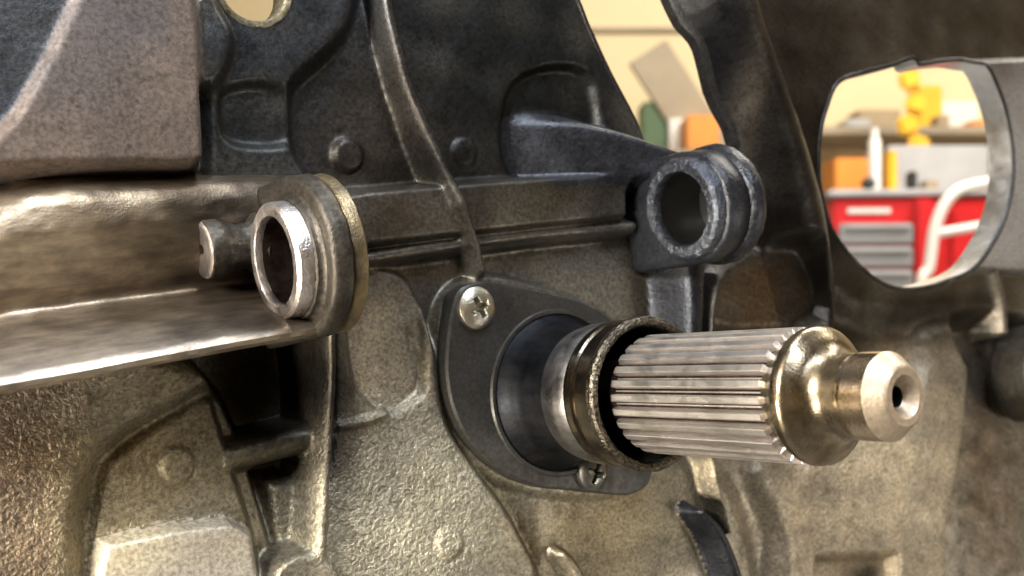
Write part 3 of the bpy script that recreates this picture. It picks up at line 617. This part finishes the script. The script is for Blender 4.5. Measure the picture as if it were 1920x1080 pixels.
# tool cabinet: front plane at 2.3 m
D = 2.3
def wx(px, d=D): return (px - 960) * K * d
def wz(py, d=D): return CAMZ - (py - 540) * K * d
rz = math.radians(-6)
tc = thing('tool_cabinet', 'red workshop tool cabinet with grey drawers seen through the round opening', 'tool cabinet', loc_=(wx(1560), D, 0))
tc.rotation_euler = (0, 0, rz)
px1 = K * D
W_ = 330 * px1; zt = wz(372)
box_obj('body', (0, W_, 0.0, 0.45, 0.12, zt), M_RED, tc, 0.006)
box_obj('top_tray', (-0.01, W_ + 0.01, -0.012, 0.46, zt + 0.003, zt + 0.018), M_LGREY, tc, 0.004)
zz = wz(420); n = 0
while zz > 0.25:
    hh = 0.042
    dr = box_obj('drawer', (0.012, 143 * px1, -0.022, 0.0, zz - hh, zz), M_GREY, tc, 0.003)
    box_obj('handle', (0.022, 138 * px1, -0.034, -0.022, zz - 0.012, zz - 0.003), M_LGREY, dr, 0.003)
    zz -= hh + 0.006
box_obj('corner_post', (147 * px1, 178 * px1, -0.03, 0.0, 0.12, zt - 0.004), M_RED, tc, 0.005)
zz = wz(420)
while zz > 0.3:
    box_obj('door_panel', (214 * px1, W_ - 0.012, -0.014, 0.0, zz - 0.1, zz + 0.03), M_RED, tc, 0.004); zz -= 0.14
cart = thing('push_cart', 'white tube framed cart handle curving in front of the red cabinet', 'cart', loc_=(0, 0, 0))
d2 = 2.05
def A(x, y, d=d2): p = at(x, y, d); return (p.x, p.y, p.z)
hb = A(1720, 700)
tube('handle_tube', [(hb[0] - 0.02, hb[1], 0.1), A(1722, 620), A(1742, 500), A(1755, 420), A(1785, 366), A(1840, 345), A(1960, 332)], [0.011] * 7, M_WHITE, cart, 16, 8, scale=1.0)
tube('cross_tube', [A(1757, 438), A(1860, 420), A(1960, 405)], [0.009] * 3, M_WHITE, cart, 14, 4, scale=1.0)
tube('rear_tube', [(A(1960, 332)[0], d2, A(1960, 332)[2]), (A(1962, 500)[0], d2, 0.6), (A(1962, 500)[0], d2, 0.1)], [0.011] * 3, M_WHITE, cart, 14, 4, scale=1.0)

# clutter standing on the cabinet
zt2 = zt + 0.018
def stand(name, label, cat, px, py_top, wpx, d, mat, dep=0.1, z0=None, b=0.004):
    x = wx(px, d); zb = zt2 if z0 is None else z0; ht = wz(py_top, d) - zb
    o = box_obj(name, (-wpx * K * d / 2, wpx * K * d / 2, 0, dep, 0, ht), mat, None, b, (x, d, zb)); return tag(o, label, cat)
stand('parts_box', 'orange plastic box at the left end of the cabinet top', 'box', 1602, 296, 72, 2.42, M_ORANGE)
stand('steel_case', 'wide light grey metal case on the cabinet top', 'case', 1760, 272, 190, 2.5, M_LGREY, 0.2)
wb = thing('white_bottle', 'slim white bottle standing between orange box and grey case', 'bottle', loc_=(wx(1640, 2.36), 2.36, zt2))
hb_ = wz(240, 2.36) - zt2
lathe('bottle_body', [(0, 0.002), (0, 0.013), (hb_ * 0.8, 0.013), (hb_ * 0.86, 0.008), (hb_, 0.007), (hb_, 0.0005)], (0, 0, 0), Z, M_WHITE, wb, 24)
for o_ in wb.children: o_.scale = (1000,) * 3
bl = thing('rubber_ball', 'small black ball knob lying on the cabinet front edge', 'ball', loc_=(wx(1628, 2.33), 2.33, zt2 + 0.016))
lathe('ball_body', [(-0.0158 + 0.0316 * i / 12, max(0.0003, 0.0158 * math.sin(math.pi * i / 12))) for i in range(13)], (0, 0, 0), Z, M_DARK, bl, 24)
for o_ in bl.children: o_.scale = (1000,) * 3
# wall shelf with boxes and hanging yellow parts
sf = box_obj('wall_shelf', (-0.7, 0.9, -0.3, 0.0, 0, 0.025), M_BOARD, None, 0.004, (wx(1700, 3.4), 3.40, wz(262, 3.2)))
tag(sf, 'brown wooden wall shelf with boxes behind the red cabinet', 'shelf')
zs = wz(262, 3.2) + 0.025
stand('cardboard_box', 'brown cardboard box at the left of the wall shelf', 'box', 1650, 205, 80, 3.2, M_CARD, 0.12, zs)
stand('storage_bin', 'pale grey bin on the wall shelf behind the yellow parts', 'bin', 1610, 222, 46, 3.15, M_LGREY, 0.12, zs)
stand('storage_bin', 'cream bin at the right of the wall shelf', 'bin', 1800, 190, 70, 3.2, M_WHITE, 0.12, zs)
stand('yellow_tub', 'yellow tub in the middle of the wall shelf', 'tub', 1745, 160, 44, 3.18, M_YEL, 0.1, zs)
for k, (x, y) in enumerate([(1712, 110), (1705, 150), (1718, 195), (1702, 235), (1722, 272)]):
    d = 2.9; p = at(x, y, d)
    o = box_obj('yellow_hook', (-0.028, 0.028, -0.012, 0.012, -0.026, 0.026), M_YEL, None, 0.009, p, (0, 0.3 * (-1) ** k, 0))
    tag(o, ['topmost', 'second from top', 'middle', 'second from bottom', 'lowest'][k] + ' of five yellow links hanging in front of the shelf', 'hanging link', 'yellow links hanging in front of the shelf')
box_obj('name_plate', (0.03, 0.12, -0.004, 0.0, wz(402), wz(390)), M_WHITE, tc, 0.002)
for k, (x, y, wp, m_, lb) in enumerate([(1690, 232, 26, M_WHITE, 'small white carton beside the brown box on the wall shelf'), (1770, 215, 22, M_CARD, 'small brown carton behind the yellow tub on the shelf'), (1835, 225, 24, M_ORANGE, 'small orange carton at the right end of the wall shelf'), (1585, 240, 20, M_GREEN, 'dark green carton at the left end of the wall shelf')]):
    stand('carton', lb, 'carton', x, y, wp, 3.12, m_, 0.08, zs)
for k, (x, wp, hp, m_, lb) in enumerate([(1675, 16, 262, M_YEL, 'short yellow tin on the cabinet top in front of the grey case'), (1715, 12, 300, M_DARK, 'small black tin on the cabinet top in front of the grey case'), (1748, 26, 318, M_CARD, 'low brown tray on the cabinet top in front of the grey case')]):
    stand('tin' if k < 2 else 'tray', lb, 'tin' if k < 2 else 'tray', x, hp + 20, wp, 2.40, m_, 0.04)
# seen through the upper window
bd = box_obj('leaning_board', (-0.06, 0.06, -0.012, 0.012, -0.5, 0.5), M_BOARD, None, 0.003, at(1400, 385, 3.0), (0, math.radians(-33), 0))
tag(bd, 'brown board leaning diagonally against the cream wall', 'board')
bench = thing('workbench', 'low workbench against the cream wall behind the upper window opening', 'workbench', loc_=(wx(1290, 3.1), 3.1, 0))
zb = wz(292, 3.0)
box_obj('bench_top', (-0.5, 0.3, -0.25, 0.28, zb - 0.04, zb), M_BOARD, bench)
for sx in (-0.46, 0.26):
    for sy in (-0.22, 0.24): box_obj('leg', (sx - 0.025, sx + 0.025, sy - 0.025, sy + 0.025, 0, zb - 0.041), M_BOARD, bench)
stand('green_box', 'dark green box on the workbench by the leaning board', 'box', 1228, 190, 46, 3.0, M_GREEN, 0.12, zb)
stand('white_tub', 'off white tub on the workbench between the green and orange boxes', 'tub', 1272, 222, 34, 2.98, M_WHITE, 0.1, zb)
stand('orange_box', 'orange box at the right of the workbench', 'box', 1318, 215, 60, 2.86, M_ORANGE, 0.12, zb)
